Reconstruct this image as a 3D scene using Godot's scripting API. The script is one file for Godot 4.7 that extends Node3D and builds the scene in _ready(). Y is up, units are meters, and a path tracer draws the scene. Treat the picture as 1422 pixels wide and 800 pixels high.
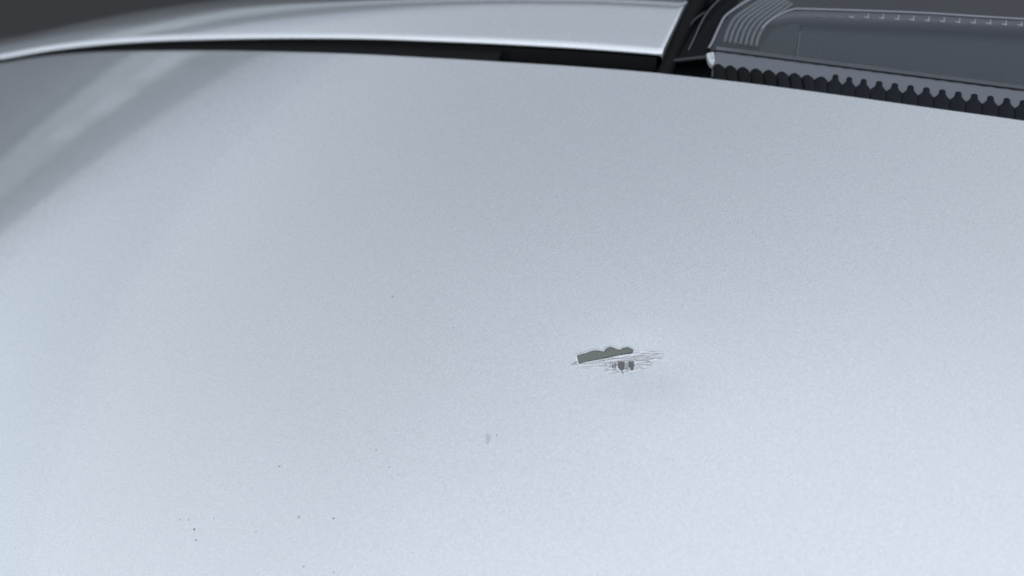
extends Node3D

# Car frame: the surface of the bumper is a height field over a plane leaning back 45 degrees.
const O := Vector3(0, 0.62, 0)
const S2 := 0.70710678
var U := Vector3(1, 0, 0)
var V := Vector3(0, S2, -S2)
var N := Vector3(0, S2, S2)
# Lamp frame
const L0 := Vector3(0.0949, 0.7112, -0.1169)
var rng := RandomNumberGenerator.new()
var car: Node3D
var used := {}
var M := {}

# upper edge of the bumper and lower edge of the fender, on the bumper's surface (mm)
var gap_pts := [[-760, 238], [-600, 222], [-480, 207], [-402.1, 198.2], [-364.0, 194.6], [-320.6, 188.2], [-280.4, 180.9], [-214.8, 169.7], [-170.5, 163.2], [-130.1, 158.2], [-103.4, 155.2], [-67.3, 152.3], [-33.0, 150.3], [0.4, 148.2], [32.8, 145.5], [64.2, 142.4], [88.8, 139.9], [124.9, 136.4], [160.8, 133.5], [300, 121], [460, 106], [800, 74]]
var fen_pts := [[-760, 243], [-600, 228], [-480, 213], [-406.5, 203.4], [-366.9, 200.0], [-324.1, 194.8], [-284.2, 189.0], [-232.8, 181.2], [-178.0, 174.2], [-136.8, 169.7], [-105.9, 166.6], [-69.3, 164.0], [-34.4, 162.1], [-13.9, 160.8], [3.5, 159.6], [40, 157]]

func _ready() -> void:
	rng.seed = 7
	# ---- camera
	var cam := Camera3D.new()
	cam.name = "camera"
	add_child(cam)
	cam.position = Vector3(0.0251, 0.7603, 0.3306)
	cam.look_at(cam.position + Vector3(-0.1846, -0.3209, -0.9289), Vector3.UP)
	cam.near = 0.02
	cam.far = 400.0
	cam.fov = 34.0
	var lens := CameraAttributesPhysical.new()
	lens.frustum_focal_length = 39.25
	lens.frustum_focus_distance = 0.384
	lens.frustum_near = 0.02
	lens.frustum_far = 400.0
	lens.exposure_aperture = 5.6
	cam.attributes = lens
	cam.current = true
	# ---- sky, light, exposure
	var we := WorldEnvironment.new()
	we.name = "world_environment"
	var env := Environment.new()
	env.background_mode = Environment.BG_SKY
	var sky := Sky.new()
	# thin high cloud: whiter towards the horizon, a broad soft glow where the veiled sun stands
	var sun_at := Vector3(0.25, 0.74, 0.62).normalized()
	var pw := 512
	var ph := 256
	var im := Image.create(pw, ph, false, Image.FORMAT_RGBF)
	var cn := FastNoiseLite.new()
	cn.seed = 5
	cn.frequency = 1.1
	for y in ph:
		var el := PI * (0.5 - (y + 0.5) / ph)
		for x in pw:
			var az := TAU * (x + 0.5) / pw
			var d := Vector3(sin(az) * cos(el), sin(el), -cos(az) * cos(el))
			var c := Color(0.30, 0.30, 0.31)
			if el > 0.0:
				var k := pow(sin(el), 1.9)
				c = Color(0.93, 1.02, 1.135).lerp(Color(0.302, 0.364, 0.443), k)
				c += Color(0.30, 0.325, 0.355) * exp(-pow(rad_to_deg(el) / 24.0, 2.0))
				var ang := rad_to_deg(d.angle_to(sun_at))
				var glow := exp(-pow(ang / 36.0, 2.0))
				c += Color(0.42, 0.452, 0.49) * glow
				var p := d / (0.35 + d.y)
				var cl := 1.0 + 0.10 * cn.get_noise_3d(p.x, p.z, 0.0) + 0.05 * cn.get_noise_3d(p.x * 3.0, p.z * 3.0, 4.0)
				c *= cl
			im.set_pixel(x, y, c)
	var sm := PanoramaSkyMaterial.new()
	sm.panorama = ImageTexture.create_from_image(im)
	sm.filter = true
	sky.sky_material = sm
	env.sky = sky
	env.tonemap_mode = Environment.TONE_MAPPER_LINEAR
	env.tonemap_exposure = 1.0
	env.sdfgi_enabled = true
	env.ssao_enabled = true
	env.ssil_enabled = true
	we.environment = env
	add_child(we)
	var sun := DirectionalLight3D.new()
	sun.name = "sun"
	sun.light_energy = 0.15
	sun.light_angular_distance = 140.0
	sun.light_color = Color(1.0, 0.985, 0.965)
	sun.shadow_enabled = true
	add_child(sun)
	sun.look_at_from_position(Vector3.ZERO, -sun_at, Vector3.UP)

	materials()
	setting()
	car = Node3D.new()
	car.name = "car"
	car.set_meta("label", "silver metallic car with a chipped and scraped bumper corner and clear headlamp")
	car.set_meta("category", "car")
	add_child(car)
	car.position = Vector3(0, 0, 0)
	bumper()
	fender()
	hood()
	gap_fill()
	headlamp()

# ---------------------------------------------------------------- helpers
func lin(r: float, g: float, b: float) -> Color:
	return Color(r, g, b).linear_to_srgb()

func mat(called: String, col: Color, rough: float, metal := 0.0, coat := 0.0, coat_rough := 0.03) -> StandardMaterial3D:
	var m := StandardMaterial3D.new()
	m.resource_name = called
	m.albedo_color = col
	m.roughness = rough
	m.metallic = metal
	if coat > 0.0:
		m.clearcoat_enabled = true
		m.clearcoat = coat
		m.clearcoat_roughness = coat_rough
	M[called] = m
	return m

func numbered(parent: Node, called: String) -> String:
	var key := str(parent.get_instance_id()) + called
	used[key] = used.get(key, -1) + 1
	return called if used[key] == 0 else "%s_%03d" % [called, used[key]]

func put(called: String, mesh: Mesh, m: Material, parent: Node) -> MeshInstance3D:
	var o := MeshInstance3D.new()
	o.name = numbered(parent, called)
	o.mesh = mesh
	o.material_override = m
	parent.add_child(o, true)
	return o

# a sheet of rows x cols points; the front is on the side of (along a row) x (from row to row)
func sheet(p: PackedVector3Array, rows: int, cols: int, uv := PackedVector2Array(), colors := PackedColorArray()) -> ArrayMesh:
	var n := PackedVector3Array()
	n.resize(p.size())
	for i in rows:
		for j in cols:
			var a: Vector3 = p[i * cols + mini(j + 1, cols - 1)] - p[i * cols + maxi(j - 1, 0)]
			var b: Vector3 = p[mini(i + 1, rows - 1) * cols + j] - p[maxi(i - 1, 0) * cols + j]
			n[i * cols + j] = a.cross(b).normalized()
	var ix := PackedInt32Array()
	for i in rows - 1:
		for j in cols - 1:
			var k := i * cols + j
			ix.append_array([k, k + cols + 1, k + 1, k, k + cols, k + cols + 1])
	var arr := []
	arr.resize(Mesh.ARRAY_MAX)
	arr[Mesh.ARRAY_VERTEX] = p
	arr[Mesh.ARRAY_NORMAL] = n
	if uv.size():
		arr[Mesh.ARRAY_TEX_UV] = uv
	if colors.size():
		arr[Mesh.ARRAY_COLOR] = colors
	arr[Mesh.ARRAY_INDEX] = ix
	var me := ArrayMesh.new()
	me.add_surface_from_arrays(Mesh.PRIMITIVE_TRIANGLES, arr)
	return me

# a tube along points; radii across (side) and up; ends closed
func tube(path: Array, r: float, flat := 1.0, up := Vector3.BACK, taper := false, segs := 10) -> ArrayMesh:
	var p := PackedVector3Array()
	var n := path.size()
	var rings := []
	for i in n:
		var d: Vector3 = (path[mini(i + 1, n - 1)] - path[maxi(i - 1, 0)]).normalized()
		var side := d.cross(up).normalized()
		var top := side.cross(d).normalized()
		var k := 1.0
		if taper:
			k = 0.25 + 0.75 * pow(sin(PI * (float(i) + 0.35) / (float(n) - 0.3)), 0.7)
		if i == 0:
			rings.append([path[i] - d * r * 0.7 * k, side, top, 0.02])
			rings.append([path[i] - d * r * 0.45 * k, side, top, 0.7 * k])
		rings.append([path[i], side, top, k])
		if i == n - 1:
			rings.append([path[i] + d * r * 0.45 * k, side, top, 0.7 * k])
			rings.append([path[i] + d * r * 0.7 * k, side, top, 0.02])
	for q in rings:
		for s in segs + 1:
			var a := TAU * s / segs
			p.append(q[0] + (q[1] * cos(a) + q[2] * sin(a) * flat) * r * q[3])
	return sheet(p, rings.size(), segs + 1)

# an outline in a plane, given thickness, front edge chamfered; to3d turns (x, y, height) into a point
func slab(outline: Array, z0: float, z1: float, bevel: float, to3d: Callable) -> ArrayMesh:
	var poly := PackedVector2Array()
	for q in outline:
		poly.append(Vector2(q[0], q[1]))
	if Geometry2D.is_polygon_clockwise(poly):
		poly.reverse()
	var inner := poly
	if bevel > 0.0:
		var off := Geometry2D.offset_polygon(poly, -bevel, Geometry2D.JOIN_MITER)
		if off.size() == 1 and off[0].size() == poly.size():
			var best := 0
			for k in poly.size():
				if off[0][k].distance_to(poly[0]) < off[0][best].distance_to(poly[0]):
					best = k
			inner = PackedVector2Array()
			var rev := Geometry2D.is_polygon_clockwise(off[0]) != Geometry2D.is_polygon_clockwise(poly)
			for k in poly.size():
				inner.append(off[0][(best + (poly.size() - k if rev else k)) % poly.size()])
	var st := SurfaceTool.new()
	st.begin(Mesh.PRIMITIVE_TRIANGLES)
	st.set_smooth_group(-1)
	var tri := Geometry2D.triangulate_polygon(inner)
	for t in range(0, tri.size(), 3):
		var a := inner[tri[t]]
		var b := inner[tri[t + 1]]
		var c := inner[tri[t + 2]]
		if (b - a).cross(c - a) > 0:
			var x := b
			b = c
			c = x
		for q in [a, b, c]:
			st.add_vertex(to3d.call(q.x, q.y, z1))
	var n := poly.size()
	for k in n:
		var l := (k + 1) % n
		var rows := [[poly[k], poly[l], z0], [poly[k], poly[l], z1 - bevel], [inner[k], inner[l], z1]]
		for e in 2:
			var a0: Vector3 = to3d.call(rows[e][0].x, rows[e][0].y, rows[e][2])
			var b0: Vector3 = to3d.call(rows[e][1].x, rows[e][1].y, rows[e][2])
			var a1: Vector3 = to3d.call(rows[e + 1][0].x, rows[e + 1][0].y, rows[e + 1][2])
			var b1: Vector3 = to3d.call(rows[e + 1][1].x, rows[e + 1][1].y, rows[e + 1][2])
			for q in [a0, b1, b0, a0, a1, b1]:
				st.add_vertex(q)
	st.generate_normals()
	return st.commit()

# smooth line through points [x, y], x increasing
func through(pts: Array, x: float) -> float:
	var k := 0
	while k < pts.size() - 2 and x > pts[k + 1][0]:
		k += 1
	var x0: float = pts[k][0]
	var x1: float = pts[k + 1][0]
	var y0: float = pts[k][1]
	var y1: float = pts[k + 1][1]
	var s := (y1 - y0) / (x1 - x0)
	var s0 := s
	var s1 := s
	if k > 0:
		s0 = (y1 - pts[k - 1][1]) / (x1 - pts[k - 1][0])
	if k < pts.size() - 2:
		s1 = (pts[k + 2][1] - y0) / (pts[k + 2][0] - x0)
	var w := x1 - x0
	var t := clampf((x - x0) / w, 0.0, 1.0)
	var t2 := t * t
	var t3 := t2 * t
	return (2 * t3 - 3 * t2 + 1) * y0 + (t3 - 2 * t2 + t) * w * s0 + (3 * t2 - 2 * t3) * y1 + (t3 - t2) * w * s1

func smooth_path(pts: Array, steps: int) -> Array:
	var out := []
	var n := pts.size()
	for k in n - 1:
		for s in steps:
			out.append((pts[k] as Vector3).cubic_interpolate(pts[k + 1], pts[maxi(k - 1, 0)], pts[mini(k + 2, n - 1)], float(s) / steps))
	out.append(pts[n - 1])
	return out

# ---------------------------------------------------------------- the shape of the bumper
func hyp(x: float, k: float, w: float) -> float:
	return k * w * w * (sqrt(1.0 + (x / w) * (x / w)) - 1.0)

func height(x: float, y: float) -> float:
	return -hyp(minf(x + 0.06, 0.0), 1.2, 0.35) - hyp(maxf(x + 0.06, 0.0), 0.5, 0.5) - hyp(y, 1.0, 0.35)

func surf(x: float, y: float) -> Vector3:
	return O + U * x + V * y + N * height(x, y)

func surf_n(x: float, y: float) -> Vector3:
	var e := 0.0005
	var a := (height(x + e, y) - height(x - e, y)) / (2 * e)
	var b := (height(x, y + e) - height(x, y - e)) / (2 * e)
	return (N - U * a - V * b).normalized()

func edge_v(u: float) -> float:
	return through(gap_pts, u * 1000.0) * 0.001

func fen_v(u: float) -> float:
	return through(fen_pts, u * 1000.0) * 0.001

# ---------------------------------------------------------------- materials
func noise_image(size: int, make: Callable) -> ImageTexture:
	var im := Image.create(size, size, false, Image.FORMAT_RGB8)
	var bytes := PackedByteArray()
	bytes.resize(size * size * 3)
	make.call(bytes, size)
	im.set_data(size, size, false, Image.FORMAT_RGB8, bytes)
	return ImageTexture.create_from_image(im)

func materials() -> void:
	# metallic flakes: each speck of the paint a little lighter or darker, and tilted a little its own way
	var sz := 1024
	var g := PackedFloat32Array()
	g.resize(sz * sz)
	for k in g.size():
		g[k] = rng.randf() - 0.5
	var soft := PackedFloat32Array()
	soft.resize(sz * sz)
	for y in sz:
		for x in sz:
			var x1 := (x + 1) % sz
			var y1 := ((y + 1) % sz) * sz
			soft[y * sz + x] = g[y * sz + x] + 0.8 * g[y * sz + x1] + 0.8 * g[y1 + x] + 0.6 * g[y1 + x1]
	var flakes := noise_image(sz, func(b: PackedByteArray, s: int):
		for k in s * s:
			var v := clampf(226.0 + 15.0 * soft[k] + (22.0 if g[k] > 0.485 else 0.0), 0, 255)
			b[k * 3] = int(v)
			b[k * 3 + 1] = int(v)
			b[k * 3 + 2] = int(minf(v + 1, 255)))
	var tilt := noise_image(sz, func(b: PackedByteArray, s: int):
		for k in s * s:
			b[k * 3] = int(clampf(127.5 + 14.0 * soft[k], 0, 255))
			b[k * 3 + 1] = int(clampf(127.5 + 14.0 * soft[(k + 40503) % (s * s)], 0, 255))
			b[k * 3 + 2] = 252)
	var p := mat("silver_paint", lin(0.79, 0.81, 0.826), 0.18, 0.82, 1.0, 0.04)
	p.albedo_texture = flakes
	p.normal_enabled = true
	p.normal_texture = tilt
	p.normal_scale = 0.4
	p.vertex_color_use_as_albedo = true
	var p2 := mat("silver_paint_plain", lin(0.79, 0.81, 0.826), 0.18, 0.82, 1.0, 0.05)
	p2.albedo_texture = flakes
	p2.uv1_triplanar = true
	p2.uv1_scale = Vector3(9, 9, 9)
	mat("primer", lin(0.20, 0.21, 0.185), 0.7)
	M.primer.albedo_texture = flakes
	M.primer.uv1_triplanar = true
	M.primer.uv1_scale = Vector3(6, 6, 6)
	mat("primer_dark", lin(0.06, 0.062, 0.062), 0.7)
	mat("bare_plastic", lin(0.125, 0.12, 0.12), 0.65)
	mat("pale_plastic", lin(0.33, 0.32, 0.325), 0.6)
	mat("score_dark", lin(0.10, 0.10, 0.11), 0.7)
	mat("score_grey", lin(0.285, 0.285, 0.29), 0.6)
	mat("score_pale", lin(0.85, 0.86, 0.88), 0.5)
	mat("dirt", lin(0.14, 0.135, 0.13), 0.9)
	mat("smear", lin(0.48, 0.50, 0.52), 0.6)
	mat("rubber_and_shade", lin(0.005, 0.0055, 0.006), 0.8).metallic_specular = 0.3  # seals, and the painted shade of the leftmost teeth
	mat("void_shade", lin(0.004, 0.004, 0.005), 0.9)  # near black, paints hollow gaps as unlit depth
	mat("lamp_black", lin(0.005, 0.0055, 0.0065), 0.35).metallic_specular = 0.22
	mat("lamp_teeth", lin(0.008, 0.0088, 0.0135), 0.55).metallic_specular = 0.25
	mat("lamp_dark", lin(0.016, 0.017, 0.020), 0.28)
	mat("lamp_flute", lin(0.075, 0.078, 0.088), 0.14)
	mat("lamp_panel", lin(0.015, 0.018, 0.024), 0.5).metallic_specular = 0.3
	mat("lamp_panel_dark", lin(0.015, 0.017, 0.020), 0.5).metallic_specular = 0.3
	mat("lamp_ledge", lin(0.034, 0.031, 0.042), 0.4)
	mat("lamp_tree_reflection", lin(0.016, 0.0135, 0.012), 0.5).metallic_specular = 0.2  # brown of trees mirrored in the lens, put into the colour
	mat("lamp_flange", lin(0.12, 0.126, 0.148), 0.4)
	mat("lamp_strip", lin(0.075, 0.078, 0.088), 0.35)
	mat("lamp_ridge", lin(0.24, 0.23, 0.265), 0.2)
	mat("lamp_clear", lin(0.55, 0.58, 0.60), 0.12)
	mat("lamp_peg", lin(0.26, 0.27, 0.30), 0.25)
	mat("fascia", lin(0.05, 0.052, 0.055), 0.6)
	mat("dark_wall", lin(0.040, 0.039, 0.041), 0.8)
	mat("added_panel_grey", lin(0.20, 0.21, 0.225), 0.6)  # for the added panel, lighter than the wall to lift its reflection
	mat("pale_wall", lin(0.78, 0.82, 0.82), 0.85)
	mat("roof_metal", lin(0.12, 0.125, 0.13), 0.5)
	var gl := mat("clear_lens", Color(0.9, 0.93, 0.97, 0.06), 0.03)
	gl.metallic_specular = 0.14
	gl.transparency = BaseMaterial3D.TRANSPARENCY_ALPHA
	gl.cull_mode = BaseMaterial3D.CULL_DISABLED
	var wg := mat("window_glass", lin(0.8, 0.88, 0.88), 0.1)
	wg.metallic = 0.85
	var a := mat("asphalt", lin(0.055, 0.056, 0.06), 0.9)
	var nz := FastNoiseLite.new()
	nz.seed = 3
	nz.frequency = 0.05
	var nt := NoiseTexture2D.new()
	nt.width = 512
	nt.height = 512
	nt.seamless = true
	nt.noise = nz
	var ramp := Gradient.new()
	ramp.set_color(0, Color(0.6, 0.6, 0.6))
	ramp.set_color(1, Color(1, 1, 1))
	nt.color_ramp = ramp
	a.albedo_texture = nt
	a.uv1_triplanar = true
	a.uv1_world_triplanar = true
	a.uv1_scale = Vector3(0.8, 0.8, 0.8)

# ---------------------------------------------------------------- setting
func box_mesh(st: SurfaceTool, lo: Vector3, hi: Vector3) -> void:
	var b := BoxMesh.new()
	b.size = hi - lo
	st.append_from(b, 0, Transform3D(Basis(), (lo + hi) / 2))

func box_part(called: String, lo: Vector3, hi: Vector3, m: Material, parent: Node) -> MeshInstance3D:
	var st := SurfaceTool.new()
	st.begin(Mesh.PRIMITIVE_TRIANGLES)
	box_mesh(st, lo, hi)
	return put(called, st.commit(), m, parent)

func setting() -> void:
	var gr := PlaneMesh.new()
	gr.size = Vector2(300, 300)
	var g := put("ground", gr, M.asphalt, self)
	g.set_meta("kind", "structure")
	g.set_meta("label", "dark asphalt ground under the silver car")
	# the low dark building the car stands in front of; its eaves and pale upper wall show in the paint
	var b := Node3D.new()
	b.name = "building"
	b.set_meta("label", "dark walled building behind the silver car, blurred in the top left corner")
	b.set_meta("category", "building")
	add_child(b)
	b.position = Vector3(-0.264, 0, -1.578)
	b.rotation.y = atan2(0.165, 0.986)
	box_part("wall", Vector3(-9, 0, -4), Vector3(2.0, 2.46, 0), M.dark_wall, b)
	box_part("added_wall_panel", Vector3(-6, 0.02, -0.1), Vector3(-1.98, 2.3, 0.02), M.added_panel_grey, b)  # panel added to lighten what the left end of the bumper reflects
	box_part("upper_wall", Vector3(-9, 2.46, -4), Vector3(2.0, 3.02, -0.02), M.pale_wall, b)
	for w in [[-3.27, -3.06, 2.66, 2.90], [-2.98, -2.66, 2.72, 2.99], [-2.55, -2.2, 2.72, 2.99]]:
		box_part("window", Vector3(w[0], w[2], -0.03), Vector3(w[1], w[3], 0.0), M.window_glass, b)
	box_part("fascia", Vector3(-9.1, 3.02, -4.1), Vector3(2.1, 3.58, 0.03), M.fascia, b)
	box_part("roof", Vector3(-9.1, 3.58, -4.1), Vector3(2.1, 3.62, 0.0), M.roof_metal, b)

# ---------------------------------------------------------------- bumper
var chip := [[-15.39, 0.79], [-13.90, 1.43], [-12.40, 1.90], [-10.93, 2.71], [-9.44, 3.35], [-7.59, 3.52], [-6.03, 3.40], [-5.40, 3.22], [-4.74, 4.46], [-3.88, 5.22], [-2.99, 5.57], [-1.87, 5.23], [-0.28, 4.71], [0.66, 4.46], [1.22, 5.19], [2.24, 5.79], [3.30, 5.99], [4.56, 5.67], [5.53, 5.16], [5.17, 3.88], [2.61, 3.30], [0.22, 2.57], [-2.18, 1.85], [-4.56, 0.95], [-8.15, -0.22], [-11.74, -1.38], [-13.68, -2.06], [-14.28, -2.29], [-14.94, -0.51]]
var flake_off := [[0.47, -0.24], [1.82, -0.01], [2.75, -0.05], [2.66, -1.52], [2.56, -3.17], [1.81, -3.31], [1.25, -2.90], [0.45, -1.73]]
var flake_pale := [[2.80, -0.68], [4.31, -0.43], [4.35, -2.01], [4.35, -2.80], [2.85, -3.08]]
var flake_right := [[4.34, 0.30], [6.07, 0.34], [6.17, -1.18], [6.12, -2.83], [5.43, -2.96], [5.02, -1.62], [4.69, -1.32]]
var scuff := [[-13.49, -2.45], [-3.87, 0.18], [5.07, 3.20], [5.57, 4.59], [16.48, 5.81], [16.92, 3.85], [13.12, 1.82], [12.96, -0.18], [9.77, -2.14], [6.26, -3.80], [0.89, -4.98], [-3.41, -4.73], [-6.06, -2.68]]
# scored lines: [material, radius mm, depth mm, points]
var scores := [
	["score_grey", 0.14, 0.10, [[5.25, 4.79], [6.37, 4.23], [10.48, 4.49], [16.99, 5.02]]],
	["score_grey", 0.09, 0.06, [[5.97, 5.30], [7.23, 4.98], [16.48, 5.87]]],
	["score_grey", 0.12, 0.08, [[7.20, 3.41], [10.55, 3.56], [14.33, 3.99]]],
	["score_grey", 0.12, 0.05, [[14.56, 2.79], [16.84, 2.84]]],
	["score_dark", 0.17, 0.08, [[-17.30, -3.06], [-16.30, -2.24], [-15.05, -1.72]]],
	["score_grey", 0.12, 0.06, [[-17.20, -3.12], [-14.71, -2.63], [-11.68, -1.95]]],
	["score_grey", 0.13, 0.08, [[-13.20, -2.29], [-8.69, -1.00], [-4.79, 0.10], [0.02, 1.29], [4.87, 2.01]]],
	["score_grey", 0.08, 0.05, [[-7.28, -2.79], [-3.70, -1.63], [-1.34, -0.64]]],
	["score_dark", 0.14, 0.05, [[-5.26, 0.22], [-5.12, -0.33]]],
	["score_grey", 0.10, 0.05, [[-3.87, 0.18], [-2.12, 1.18], [0.35, 1.08]]],
	["score_grey", 0.07, 0.04, [[5.12, 2.70], [8.17, 2.73], [12.99, 3.46]]],
	["score_grey", 0.07, 0.04, [[6.11, 1.80], [9.42, 2.39], [13.97, 2.56]]],
	["score_grey", 0.11, 0.06, [[4.83, 0.61], [8.58, 1.37], [11.02, 1.35], [12.83, 0.73], [12.88, 0.07], [9.93, -0.22], [7.20, -0.42]]],
	["score_grey", 0.10, 0.04, [[7.18, -2.07], [8.48, -1.12], [9.76, -1.98]]],
	["score_dark", 0.19, 0.10, [[1.66, -3.33], [2.69, -4.67]]],
	["score_grey", 0.10, 0.04, [[-4.05, -4.47], [-3.56, -3.10], [-2.41, -2.33], [-2.89, -3.70]]],
	["score_grey", 0.12, 0.06, [[-1.65, -3.91], [0.80, -3.93], [2.92, -3.86], [6.48, -2.79]]],
	["score_pale", 0.16, 0.0, [[0.46, -3.64], [1.55, -3.80], [2.37, -4.50]]],
	["score_pale", 0.20, 0.0, [[5.3, 4.5], [5.9, 4.1]]],
	["score_pale", 0.16, 0.0, [[-15.7, 0.2], [-15.5, -0.6], [-15.2, -1.4]]],
	["score_pale", 0.12, 0.0, [[-12.0, -1.9], [-8.2, -0.72], [-4.6, 0.45]]],
]
var polys := {}

func as_poly(a: Array) -> PackedVector2Array:
	var p := PackedVector2Array()
	for q in a:
		p.append(Vector2(q[0], q[1]))
	return p

func line_dist(x: Vector2, pts: Array) -> float:
	var d := 99.0
	for k in pts.size() - 1:
		var a := Vector2(pts[k][0], pts[k][1])
		var b := Vector2(pts[k + 1][0], pts[k + 1][1])
		d = minf(d, x.distance_to(Geometry2D.get_closest_point_to_segment(x, a, b)))
	return d

func poly_dist(x: Vector2, p: PackedVector2Array) -> float:
	var d := 99.0
	for k in p.size():
		d = minf(d, x.distance_to(Geometry2D.get_closest_point_to_segment(x, p[k], p[(k + 1) % p.size()])))
	return -d if Geometry2D.is_point_in_polygon(x, p) else d

var wear_noise := FastNoiseLite.new()

# how far the damage moves the surface out (mm), and how worn the paint is there (0..1)
func damage(x: float, y: float) -> Vector2:
	var q := Vector2(x, y)
	var out := -0.6 * exp(-((x - 8) * (x - 8) / 330.0 + (y + 1.5) * (y + 1.5) / 150.0))
	if absf(x) > 20.0 or y < -8.0 or y > 9.0:
		return Vector2(out, 0)
	var wear := 0.0
	var d := poly_dist(q, polys.scuff)
	if d < 1.2:
		var along := wear_noise.get_noise_2d((x * 0.97 + y * 0.25) * 14.0, (y * 0.97 - x * 0.22) * 95.0)
		var fine := wear_noise.get_noise_2d(x * 110.0 + 300.0, y * 110.0)
		wear = smoothstep(1.2, -1.0, d) * clampf(0.45 + 0.9 * along + 0.4 * fine, 0.0, 1.0)
		out += smoothstep(1.0, -0.6, d) * (0.16 * along + 0.05 * fine)
	d = poly_dist(q, polys.chip)
	out += -0.42 * smoothstep(0.15, -0.15, d) + 0.10 * exp(-pow((d - 0.35) / 0.3, 2.0))
	for p in [polys.flake_off, polys.flake_right]:
		d = poly_dist(q, p)
		out += -0.35 * smoothstep(0.12, -0.12, d) + 0.08 * exp(-pow((d - 0.35) / 0.3, 2.0))
	for s in scores:
		if s[2] > 0.0:
			d = line_dist(q, s[3])
			if d < 0.8:
				out += -s[2] * smoothstep(s[1] * 2.2, 0.0, d) + 0.35 * s[2] * exp(-pow((d - s[1] * 3.0) / 0.15, 2.0))
	return Vector2(out, wear)

func on_skin(x: float, y: float, off: float) -> Vector3:
	return surf(x * 0.001, y * 0.001) + surf_n(x * 0.001, y * 0.001) * (off * 0.001)

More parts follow.
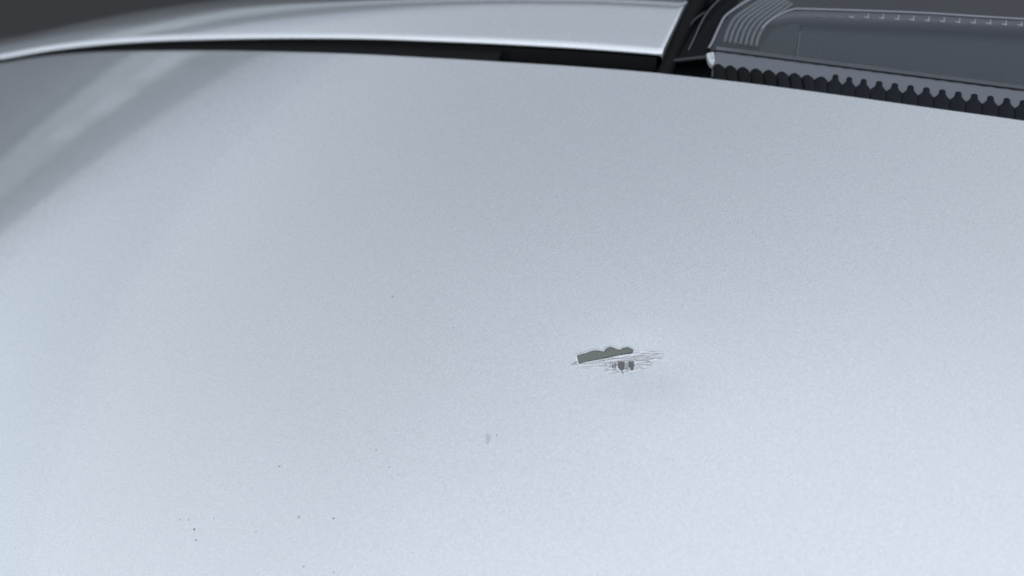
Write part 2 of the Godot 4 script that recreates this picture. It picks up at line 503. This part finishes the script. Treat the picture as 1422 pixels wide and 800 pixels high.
func bumper() -> void:
	wear_noise.seed = 11
	wear_noise.frequency = 0.01
	polys = {"chip": as_poly(chip), "scuff": as_poly(scuff), "flake_off": as_poly(flake_off), "flake_right": as_poly(flake_right)}
	var us := PackedFloat32Array()
	var x := -0.76
	while x < 0.8:
		us.append(x)
		var near := absf(x + 0.00001)
		x += 0.00017 if near < 0.0195 else (0.0015 if near < 0.04 else (0.006 if x > -0.46 and x < 0.2 else 0.02))
	var vs := PackedFloat32Array()
	x = -0.44
	while x < 0.03:
		vs.append(x)
		x += 0.00017 if x > -0.0068 and x < 0.0085 else (0.001 if x > -0.016 and x < 0.02 else (0.005 if x > -0.13 else 0.02))
	var v0 := 0.03
	var top_rows := 30
	var roll := 7
	var r := 0.0024
	var rows := vs.size() + top_rows + roll + 2
	var cols := us.size()
	var p := PackedVector3Array()
	p.resize(rows * cols)
	var uv := PackedVector2Array()
	uv.resize(rows * cols)
	var cl := PackedColorArray()
	cl.resize(rows * cols)
	for i in rows:
		for j in cols:
			var u := us[j]
			var e := edge_v(u) - r
			var v := e
			var pos: Vector3
			if i < vs.size():
				v = vs[i]
			elif i < vs.size() + top_rows:
				v = lerpf(v0, e, (i - vs.size()) / float(top_rows - 1))
			var wear := 0.0
			pos = surf(u, v)
			if i < vs.size() + top_rows:
				if absf(u) < 0.06 and absf(v) < 0.05:
					var dm := damage(u * 1000, v * 1000)
					pos += surf_n(u, v) * (dm.x * 0.001)
					wear = dm.y
			else:
				var n := surf_n(u, v)
				var t := (surf(u + 0.002, edge_v(u + 0.002)) - surf(u - 0.002, edge_v(u - 0.002))).normalized()
				var o := n.cross(t).normalized()
				var k := i - vs.size() - top_rows
				var a := PI / 2 * minf(k + 1, roll) / roll
				pos += o * (r * sin(a)) - n * (r * (1 - cos(a)))
				if k >= roll:
					pos -= n * (0.006 * (k - roll + 1))
				v += r * a
			p[i * cols + j] = pos
			uv[i * cols + j] = Vector2(u, v) * 9.0
			cl[i * cols + j] = Color(1, 1, 1).lerp(Color(0.84, 0.79, 0.80), wear)
	var b := put("bumper", sheet(p, rows, cols, uv, cl), M.silver_paint, car)
	b.set_meta("label", "silver bumper skin with a grey paint chip and fine scrapes")
	# the damage
	var drape := func(px: float, py: float, h: float) -> Vector3: return on_skin(px, py, h - 0.5)
	var ragged := func(a: Array, step: float, amp: float) -> Array:
		var out := []
		for k in a.size():
			var p0 := Vector2(a[k][0], a[k][1])
			var p1 := Vector2(a[(k + 1) % a.size()][0], a[(k + 1) % a.size()][1])
			var n := maxi(1, int(p0.distance_to(p1) / step))
			for m in n:
				var q := p0.lerp(p1, m / float(n)) + Vector2(rng.randf_range(-amp, amp), rng.randf_range(-amp, amp))
				out.append([q.x, q.y])
		return out
	chip = ragged.call(chip, 0.4, 0.10)
	flake_off = ragged.call(flake_off, 0.35, 0.12)
	flake_right = ragged.call(flake_right, 0.35, 0.14)
	flake_pale = ragged.call(flake_pale, 0.5, 0.10)
	var c := put("paint_chip", slab(chip, 0.0, 0.30, 0.0, drape), M.primer, b)
	c.set_meta("label", "long chip in the paint showing grey primer")
	put("paint_chip", slab(flake_off, 0.0, 0.32, 0.0, drape), M.bare_plastic, b)
	put("paint_chip", slab(flake_pale, 0.0, 0.50, 0.05, drape), M.pale_plastic, b)
	put("paint_chip", slab(flake_right, 0.0, 0.32, 0.0, drape), M.bare_plastic, b)
	for q in [[[-1.84, -1.22], [-1.28, -1.23], [-1.13, -2.87], [-1.60, -3.08]], [[-0.83, -1.12], [-0.31, -1.14], [-0.30, -2.62], [-0.78, -2.77]]]:
		put("paint_chip", slab(ragged.call(q, 0.3, 0.14), 0.0, 0.44, 0.0, drape), M.bare_plastic, b)
	var half := chip.size() * 18 / 29
	var rim := []
	for k in half:
		rim.append(on_skin(chip[k][0], chip[k][1], -0.19 + rng.randf_range(-0.05, 0.02)))
	put("chip_edge", tube(rim, 0.00011, 1.0, N, true, 6), M.primer_dark, b)
	rim = []
	for k in range(half, chip.size() + 1):
		rim.append(on_skin(chip[k % chip.size()][0], chip[k % chip.size()][1], -0.19 + rng.randf_range(-0.06, 0.02)))
	put("chip_edge", tube(rim, 0.00015, 1.0, N, true, 6), M.primer_dark, b)
	# slivers of paint broken loose beside the second chip, and fine hairline scratches along the scrape
	for k in 26:
		var px := rng.randf_range(-4.5, 9.5)
		var py := -1.4 + 0.13 * px + rng.randf_range(-2.4, 1.6)
		var ln := rng.randf_range(0.3, 1.1)
		var a := rng.randf_range(-0.5, 1.4)
		var pth := []
		for m in 4:
			var xx := px + (m - 1.5) * 0.33 * ln * cos(a) + rng.randf_range(-0.08, 0.08)
			var yy := py + (m - 1.5) * 0.33 * ln * sin(a) + rng.randf_range(-0.08, 0.08)
			pth.append(on_skin(xx, yy, damage(xx, yy).x + 0.02))
		put("paint_sliver", tube(pth, rng.randf_range(0.00008, 0.00018), 0.5, N, true, 6), [M.score_dark, M.score_grey, M.score_pale][k % 3], b)
	for k in 24:
		var px := rng.randf_range(-12.0, 13.0)
		var py := -0.9 + 0.21 * px + rng.randf_range(-0.9, 0.5) if px < 4 else 0.6 + 0.06 * px + rng.randf_range(-1.2, 4.0)
		if px > 4 and py > 5.7:
			py -= 2.0
		var ln := rng.randf_range(2.0, 6.5)
		var a := 0.23 if px < 4 else 0.05
		a += rng.randf_range(-0.07, 0.07)
		var pth := []
		for m in 6:
			var xx := px + (m - 2.5) * 0.2 * ln * cos(a)
			var yy := py + (m - 2.5) * 0.2 * ln * sin(a) + rng.randf_range(-0.05, 0.05)
			pth.append(on_skin(xx, yy, damage(xx, yy).x + 0.02))
		put("scratch", tube(pth, rng.randf_range(0.00005, 0.00010), 0.4, N, true, 6), [M.score_grey, M.score_pale, M.score_grey, M.score_pale][k % 4], b)
	for s in scores:
		var path := []
		for q in s[3]:
			var xx: float = q[0]
			var yy: float = q[1]
			path.append(on_skin(xx, yy, damage(xx, yy).x + 0.02))
		put("scratch", tube(smooth_path(path, 5), s[1] * 0.00125, 0.35, N, true, 6), M[s[0]], b)
	# specks of dirt and a dried smear
	var specks := [[-153.9, -79.0, 0.35], [-152.1, -82.8, 0.3], [-112.1, -70.8, 0.3], [-98.4, -70.0, 0.32], [-65.3, 8.5, 0.22], [-93.2, 20.5, 0.22], [-41.7, -33.6, 0.24], [-146.7, -74.3, 0.2], [-128.2, -77.5, 0.2], [-157.3, -75.7, 0.22], [-161.1, -76.0, 0.2], [-124.4, -52.8, 0.24], [-87.0, -43.4, 0.22], [-80.5, -49.4, 0.22], [-76.6, -51.7, 0.2], [-106.2, -88.0, 0.24], [-66.3, -79.0, 0.2], [-94.2, -88.8, 0.24], [-57.9, -76.1, 0.2], [-35.3, -20.4, 0.16], [43.9, -59.4, 0.16]]
	for s in specks:
		var path := []
		for k in 4:
			path.append(on_skin(s[0] + (k - 1.5) * s[2] * 0.35, s[1] + (k - 1.5) * s[2] * rng.randf_range(-0.3, 0.5), 0.04))
		put("dirt_speck", tube(path, s[2] * 0.00116, 0.5, N, true, 7), M.dirt, b)
	var sp := []
	for k in 14:
		var a := TAU * k / 14.0
		var w := 1.0 + 0.18 * sin(3 * a + 1) + 0.1 * sin(5 * a)
		sp.append([-44.9 + (0.95 * cos(a) - 0.25 * sin(a)) * w, -35.0 + 2.1 * sin(a) * w])
	var drape2 := func(px: float, py: float, h: float) -> Vector3: return on_skin(px, py, h)
	put("dried_smear", slab(sp, -0.1, 0.03, 0.02, drape2), M.smear, b)

# ---------------------------------------------------------------- fender
func fender() -> void:
	var p := PackedVector3Array()
	var r := 0.0046
	var end := 0.0035
	var us := PackedFloat32Array()
	var x := -0.74
	while x < end - 0.0004:
		us.append(x)
		x += 0.012 if x < -0.45 else (0.005 if x < -0.02 else 0.0016)
	us.append(end)
	var turn := 7
	var prof := []     # (along the face, out of it)
	var a0 := 0.12
	for k in 10:
		var a := lerpf(0.55, PI / 2 - a0, k / 9.0)
		prof.append(Vector2(r * (1 - cos(a)), -r * (1 - sin(a))))
	var q: Vector2 = prof[-1]
	var ang := -a0
	for k in 60:
		var step := 0.0015
		ang = minf(ang + step / (0.06 if k < 8 else 0.021), 2.3)
		q += Vector2(cos(ang), -sin(ang)) * step
		prof.append(q)
	var cols := us.size() + turn + 2
	for i in prof.size():
		for j in cols:
			var u := us[mini(j, us.size() - 1)]
			var v := fen_v(u)
			var n := surf_n(u, v)
			var t := (surf(u + 0.003, fen_v(u + 0.003)) - surf(u - 0.003, fen_v(u - 0.003))).normalized()
			var o := n.cross(t).normalized()
			# the panel is taller towards the lamp
			var g := 1.0 + 0.8 * smoothstep(-0.42, -0.22, u) + 0.5 * smoothstep(-0.2, 0.0, u)
			var c: Vector2 = prof[i]
			if i > 9:
				c = prof[9] + (prof[i] - prof[9]) * g
			var pos: Vector3 = surf(u, v) + o * c.x + n * c.y + t * (c.x * 0.2)
			var k := j - us.size() + 1
			if k > 0:
				var a := PI / 2 * minf(k, turn) / turn
				pos += t * (0.0025 * sin(a)) - n * (0.0025 * (1 - cos(a)))
				if k > turn:
					pos -= n * (0.010 * (k - turn))
			p.append(pos)
	var f := put("fender", sheet(p, prof.size(), cols), M.silver_paint_plain, car)
	p = PackedVector3Array()
	for q2 in [Vector2(0.0012, -0.004), Vector2(0.0008, -0.0075), Vector2(0.0008, -0.03), Vector2(0.03, -0.04)]:
		for j in us.size():
			var u := us[j]
			var v := fen_v(u)
			var n := surf_n(u, v)
			var t := (surf(u + 0.003, fen_v(u + 0.003)) - surf(u - 0.003, fen_v(u - 0.003))).normalized()
			p.append(surf(u, v) + n.cross(t).normalized() * q2.x + n * q2.y)
	put("gap_shade_sheet", sheet(p, 4, us.size()), M.void_shade, car)  # dark sheet added so the gap under the fender reads as shade
	f.set_meta("label", "silver fender panel above the dark gap, ending at the headlamp")

# the bonnet that closes over the lamp, above the frame
func hood() -> void:
	var p := PackedVector3Array()
	var prof := [[-0.012, -0.006], [-0.014, 0.0], [-0.011, 0.005], [-0.004, 0.008], [0.006, 0.010], [0.05, 0.018], [0.15, 0.032], [0.35, 0.05], [0.65, 0.066], [0.95, 0.074]]
	for q in prof:
		for j in 33:
			var x := lerpf(0.0, 0.46, j / 32.0)
			var side := -0.14 * exp(-x / 0.02)
			p.append(lamp_at(-84.0 + x * 1000.0, 92.0 - 0.04 * x * 1000.0, -16.0) + Vector3(0, q[1] + side * (0.3 + q[0]), -q[0]))
	put("hood", sheet(p, prof.size(), 33), M.silver_paint_plain, car)

# ---------------------------------------------------------------- what fills the gaps
func strip(u0: float, u1: float, prof: Array, steps: int) -> ArrayMesh:
	var p := PackedVector3Array()
	for q in prof:
		for j in steps + 1:
			var u := lerpf(u0, u1, j / float(steps))
			var v := edge_v(u)
			var n := surf_n(u, v)
			var t := (surf(u + 0.003, edge_v(u + 0.003)) - surf(u - 0.003, edge_v(u - 0.003))).normalized()
			p.append(surf(u, v) + n.cross(t).normalized() * q[0] + n * q[1])
	return sheet(p, prof.size(), steps + 1)

func gap_fill() -> void:
	put("gap_seal", strip(-0.74, -0.072, [[-0.004, -0.012], [-0.003, -0.0065], [0.0, -0.0052], [0.006, -0.005], [0.012, -0.0052], [0.016, -0.0065], [0.018, -0.012]], 120), M.rubber_and_shade, car)
	put("gap_void", strip(-0.74, 0.78, [[-0.006, -0.010], [-0.004, -0.022], [0.022, -0.024], [0.06, -0.05], [0.09, -0.12]], 120), M.void_shade, car)  # black sheet stands in for the unlit void, stops light leaking through
	# black rubber edging between the end of the fender and the lamp
	var path := []
	for k in 8:
		path.append(lamp_at(-88.5 + k * 1.3 + 0.06 * k * k, -8.0 + k * 8.0, -9.0))
	put("lamp_seal", tube(path, 0.0035, 1.0, N), M.rubber_and_shade, car)

# ---------------------------------------------------------------- headlamp
var LA := Vector3(0.9939, -0.1084, 0.0207)
var LB := Vector3(0.0962, 0.7591, -0.6438)
var LC := Vector3(0.0541, 0.6418, 0.7649)

func lamp_at(a: float, b: float, c: float) -> Vector3:
	return L0 + (LA * a + LB * b + LC * c) * 0.001

func lm(a: float, b: float, c: float) -> Vector3:
	return Vector3(a, b, c) * 0.001

func lamp_path(pts: Array, c: float, steps := 6) -> Array:
	var out := []
	for q in pts:
		out.append(lm(q[0], q[1], q[2] if q.size() > 2 else c))
	return smooth_path(out, steps)

# a strip along a, its cross-section given as [b, c] from bottom to top
func long_strip(a0: float, a1: float, prof: Array, steps: int, wave := 0.0, lean := 0.0) -> ArrayMesh:
	var p := PackedVector3Array()
	for i in prof.size():
		for j in steps + 1:
			var a := lerpf(a0, a1, j / float(steps))
			var w := wave * sin(a * TAU / 6.5) * i / (prof.size() - 1.0)
			p.append(lm(a, prof[i][0] + w + lean * (a - a0), prof[i][1]))
	return sheet(p, prof.size(), steps + 1)

func tooth_mesh(half: float, knob: bool, slant: float) -> ArrayMesh:
	# a rounded upright rib with a domed shoulder and, on most of them, a little knob
	var prof := []     # (height, half width, depth of the bulge)
	var d := 0.8 if knob else 1.6
	prof.append(Vector3(-16, half * 0.99, d))
	prof.append(Vector3(-8, half * 0.99, d))
	prof.append(Vector3(-0.4, half * 0.99, d))
	if knob:
		for q in [[0.0, 0.91, 1.0], [0.4, 0.77, 1.0], [0.9, 0.63, 1.0], [1.4, 0.52, 1.0], [1.9, 0.45, 1.0], [2.3, 0.41, 1.0], [3.2, 0.41, 1.0], [3.75, 0.37, 0.9], [4.1, 0.25, 0.6], [4.25, 0.03, 0.2]]:
			prof.append(Vector3(q[0], half * q[1], d * q[2]))
	else:
		for q in [[0.0, 0.95, 1.0], [0.5, 0.84, 1.0], [1.0, 0.66, 0.9], [1.4, 0.46, 0.8], [1.65, 0.28, 0.6], [1.8, 0.12, 0.3], [1.85, 0.01, 0.1]]:
			prof.append(Vector3(q[0], half * q[1], d * q[2]))
	var p := PackedVector3Array()
	for q in prof:
		for j in 11:
			var a := PI * (1.0 - j / 10.0)
			p.append(lm(q.y * cos(a) - slant * q.x, q.x, q.z * sin(a)))
	return sheet(p, prof.size(), 11)

func headlamp() -> void:
	var h := Node3D.new()
	h.name = "headlamp"
	h.set_meta("label", "clear headlamp with dark fluted inside above the bumper")
	car.add_child(h, true)
	h.transform = Transform3D(Basis(LA, LB, LC), L0)
	var flat := func(a: float, b: float, c: float) -> Vector3: return lm(a, b, c)
	# black body behind everything
	put("housing", slab([[-100, -40], [330, -75], [330, 96], [-78, 96], [-88, 40]], -40, -12, 2, flat), M.lamp_black, h)
	# teeth
	var tops := [-63.2, -57.8, -52.2, -46.4, -40.7, -34.9, -29.3, -23.7, -17.9, -11.9, -5.9, 0.3]
	while tops.size() < 60:
		tops.append(tops[-1] + 6.68)
	var shapes := {}
	for k in tops.size():
		var pitch: float = 5.7 if k < 8 else (6.1 if k < 12 else 6.68)
		var kind := 0 if k < 8 else (1 if k < 9 else (2 if k < 12 else 3))
		if not shapes.has(kind):
			shapes[kind] = tooth_mesh(pitch / 2, kind >= 2, 0.28 if kind == 0 else 0.0)
		var t := put("tooth", shapes[kind], M.rubber_and_shade if k < 5 else M.lamp_teeth, h)  # leftmost teeth take the seal black to paint in the shade there
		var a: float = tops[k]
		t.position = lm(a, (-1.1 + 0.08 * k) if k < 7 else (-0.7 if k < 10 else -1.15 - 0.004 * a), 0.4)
	# the pale grey flange behind them, the dark joint and the strip above it
	put("flange", long_strip(-66, 320, [[-4, -3.0], [-3, -0.4], [1, 0.25], [4.5, 0.4], [7, 0.2], [8.1, -0.3], [8.3, -3.0]], 250, 0.16), M.lamp_flange, h)
	put("joint", long_strip(-66, 320, [[7.9, -1.6], [8.3, -1.0], [9.1, -1.0], [9.4, -1.6]], 60), M.void_shade, h)
	put("trim_strip", long_strip(-66, 320, [[9.1, -4.0], [9.15, -0.7], [9.5, -0.3], [11.2, -0.8], [12.2, -2.0], [12.6, -5.0]], 120), M.lamp_strip, h)
	# reflector panels on both sides of the seam
	var outer := [[-48.1, 12.0], [-48.1, 14.1], [-47.4, 16.2], [-44.3, 23.1], [-42.4, 28.2], [-37.5, 31.4], [-31.2, 32.7], [-29.8, 32.9], [-29.7, 12.0]]
	put("reflector_panel", slab(outer, -8, -4.0, 0.4, flat), M.lamp_panel_dark, h)
	var p := PackedVector3Array()
	var prof := [[12.0, -4.2], [14, -3.4], [18, -3.0], [22, -3.4], [26, -3.2], [28.5, -3.9], [31, -5.4], [34, -7.0]]
	for i in prof.size():
		for j in 41:
			var a := lerpf(-29.1, 320, j / 40.0)
			var k := i / float(prof.size() - 1)
			p.append(lm(a, prof[i][0] + k * 0.095 * (a + 29), prof[i][1]))
	put("reflector_panel", sheet(p, prof.size(), 41), M.lamp_panel, h)
	put("seam", tube(lamp_path([[-29.5, 27.5, -3.6], [-29.3, 10.5, -3.4]], 0), 0.00025), M.lamp_strip, h)
	# ledge with its row of pegs
	p = PackedVector3Array()
	var ledge_a := [-44.0, -39.5, -34.5, -28.8, 8.7, 28.1, 43.6, 65.1, 320.0]
	var ledge_top := [28.5, 33.3, 36.4, 37.5, 41.6, 43.4, 44.4, 46.0, 66.0]
	var ledge_low := [27.0, 29.5, 31.8, 32.6, 36.6, 38.6, 39.8, 41.6, 61.0]
	for i in 3:
		for j in ledge_a.size():
			p.append(lm(ledge_a[j], [ledge_low[j], ledge_low[j], ledge_top[j]][i], [-8.0, -2.6, -1.6][i]))
	put("ledge", sheet(p, 3, ledge_a.size()), M.lamp_ledge, h)
	var peg := slab([[-1.5, -0.12], [0.5, -0.42], [0.95, -0.35], [0.95, 0.3], [0.2, 0.25], [-1.4, 0.1]], -1.5, 0.6, 0.15, flat)
	var pin := slab([[-0.3, 0.2], [0.3, 0.2], [0.28, 2.3], [-0.28, 2.3]], -1.5, 0.6, 0.08, flat)
	var dash := slab([[-3.4, -0.4], [3.0, -0.35], [3.2, 0.3], [-3.2, 0.25]], -1.5, 0.3, 0.12, flat)
	for k in 30:
		var a := -21.0 + 6.62 * k
		var b := 35.6 + (0.115 * (a + 21.7) if a < 0 else 2.5 + 0.0855 * a)
		var o := put("peg", dash if k < 2 else peg, M.lamp_strip if k < 2 else M.lamp_peg, h)
		o.position = lm(a, b, -2.0)
		if k >= 3:
			o = put("pin", pin, M.lamp_ridge, h)
			o.position = lm(a + 0.6, b, -2.0)
	put("highlight_ridge", tube(lamp_path([[-47.1, 24.3], [-43.8, 29.2], [-39.1, 33.7], [-34.3, 36.8], [-28.8, 37.9], [8.7, 42.0], [28.1, 43.8], [43.6, 44.8], [65.1, 46.4], [130, 51.5], [320, 66]], -0.6), 0.00042), M.lamp_ridge, h)  # pale tube paints the purple highlight line along this edge
	# upper part, faintly ribbed; its dark brown paints the trees mirrored in the lens
	p = PackedVector3Array()
	for i in 26:
		for j in 21:
			var a := lerpf(-60, 320, j / 20.0)
			var k := i / 25.0
			p.append(lm(a, 30 + 0.083 * (a + 60) + k * 60 + 5, -1.8 + 0.35 * sin(i * 2.1) - 12 * pow(k, 2.2)))
	put("upper_reflection", sheet(p, 26, 21), M.lamp_tree_reflection, h)
	# fluted corner
	for k in 7:
		var f := k / 6.0
		var path := []
		var first := [[-62.7, 15.4], [-62.3, 19.5], [-61.6, 23.5], [-59.2, 30.0], [-51.0, 39.2], [-44.0, 46.0]]
		var last := [[-48.2, 15.3], [-48.0, 19.5], [-47.1, 23.6], [-44.4, 29.4], [-36.2, 39.6], [-35.2, 40.8]]
		for q in 6:
			path.append([lerpf(first[q][0], last[q][0], f), lerpf(first[q][1], last[q][1], f)])
		put("flute", tube(lamp_path(path, -2.0), 0.00080, 1.1), M.lamp_flute, h)
	put("flute_base", slab([[-68.6, 9.6], [-46.5, 9.6], [-46.8, 17], [-43.5, 24.5], [-36, 37], [-40, 60], [-45, 60], [-60, 35.5], [-64.5, 28.5], [-66.4, 23]], -9, -2.6, 0.3, flat), M.lamp_black, h)
	put("rim", tube(lamp_path([[-69.2, 10.4], [-68.1, 14.2], [-66.1, 23.4], [-64.3, 29.0], [-60.3, 34.1], [-56.2, 38.4], [-46, 48]], -1.2), 0.00055), M.lamp_ridge, h)
	# the side of the lamp that turns away towards the fender
	p = PackedVector3Array()
	for i in 12:
		for j in 9:
			var k := j / 8.0
			var b := lerpf(4, 60, i / 11.0)
			var slope := 0.24 * (b - 9) + 0.006 * (b - 9) * (b - 9)
			p.append(lm(lerpf(-88, -69.5, k) + slope, b, -2.2 - 9.0 * pow(1 - k, 2.0)))
	put("side_cover", sheet(p, 12, 9), M.lamp_black, h)
	put("side_ridge", tube(lamp_path([[-78.3, 9.8, -4.0], [-76.5, 17.4, -4.0], [-74.6, 26.6, -4.0], [-71.7, 34.5, -4.0], [-66, 44, -4]], 0), 0.00035), M.lamp_strip, h)
	put("side_ridge", tube(lamp_path([[-83.5, 9.0, -7.0], [-81.9, 17.4, -7.0], [-79.8, 25.8, -7.0], [-77.7, 29.5, -6.5], [-74, 33.0, -5.5]], 0), 0.0006), M.lamp_dark, h)
	put("side_sill", tube(lamp_path([[-86.0, 5.4, -8.0], [-82, 5.0, -6.5], [-76.6, 4.9, -4.0], [-69.1, 5.7, -2.0]], 0), 0.0011), M.lamp_dark, h)
	# bright moulded clip at the corner of the flange
	put("clip", slab([[-69.8, 5.6], [-68.4, 6.6], [-66.3, 5.6], [-65.5, 2.6], [-66.1, -0.3], [-67.6, 0.8], [-68.6, 2.4]], -2, 1.2, 0.5, flat), M.lamp_clear, h)
	put("clip", slab([[-67.9, 6.0], [-66.6, 6.2], [-66.0, 3.6], [-67.0, 2.8]], 0, 2.2, 0.4, flat), M.lamp_clear, h)
	# the clear outer lens
	p = PackedVector3Array()
	for i in 16:
		for j in 31:
			var k := i / 15.0
			var b := 9.4 + 82 * k
			var left := -68.6 + 0.16 * (b - 9) + 0.011 * (b - 9) * (b - 9) * 0.6
			var s := pow(j / 30.0, 1.6)
			var a := lerpf(minf(left, -30), 320, s)
			var c := 4.0 * (1 - exp(-(a - left) / 5.0)) + 0.5 - 15 * pow(k, 2.4) - 3.0 * exp(-(b - 9.4) / 2.0)
			p.append(lm(a, b + 0.08 * (a + 68) * k, c))
	put("lens", sheet(p, 16, 31), M.clear_lens, h)
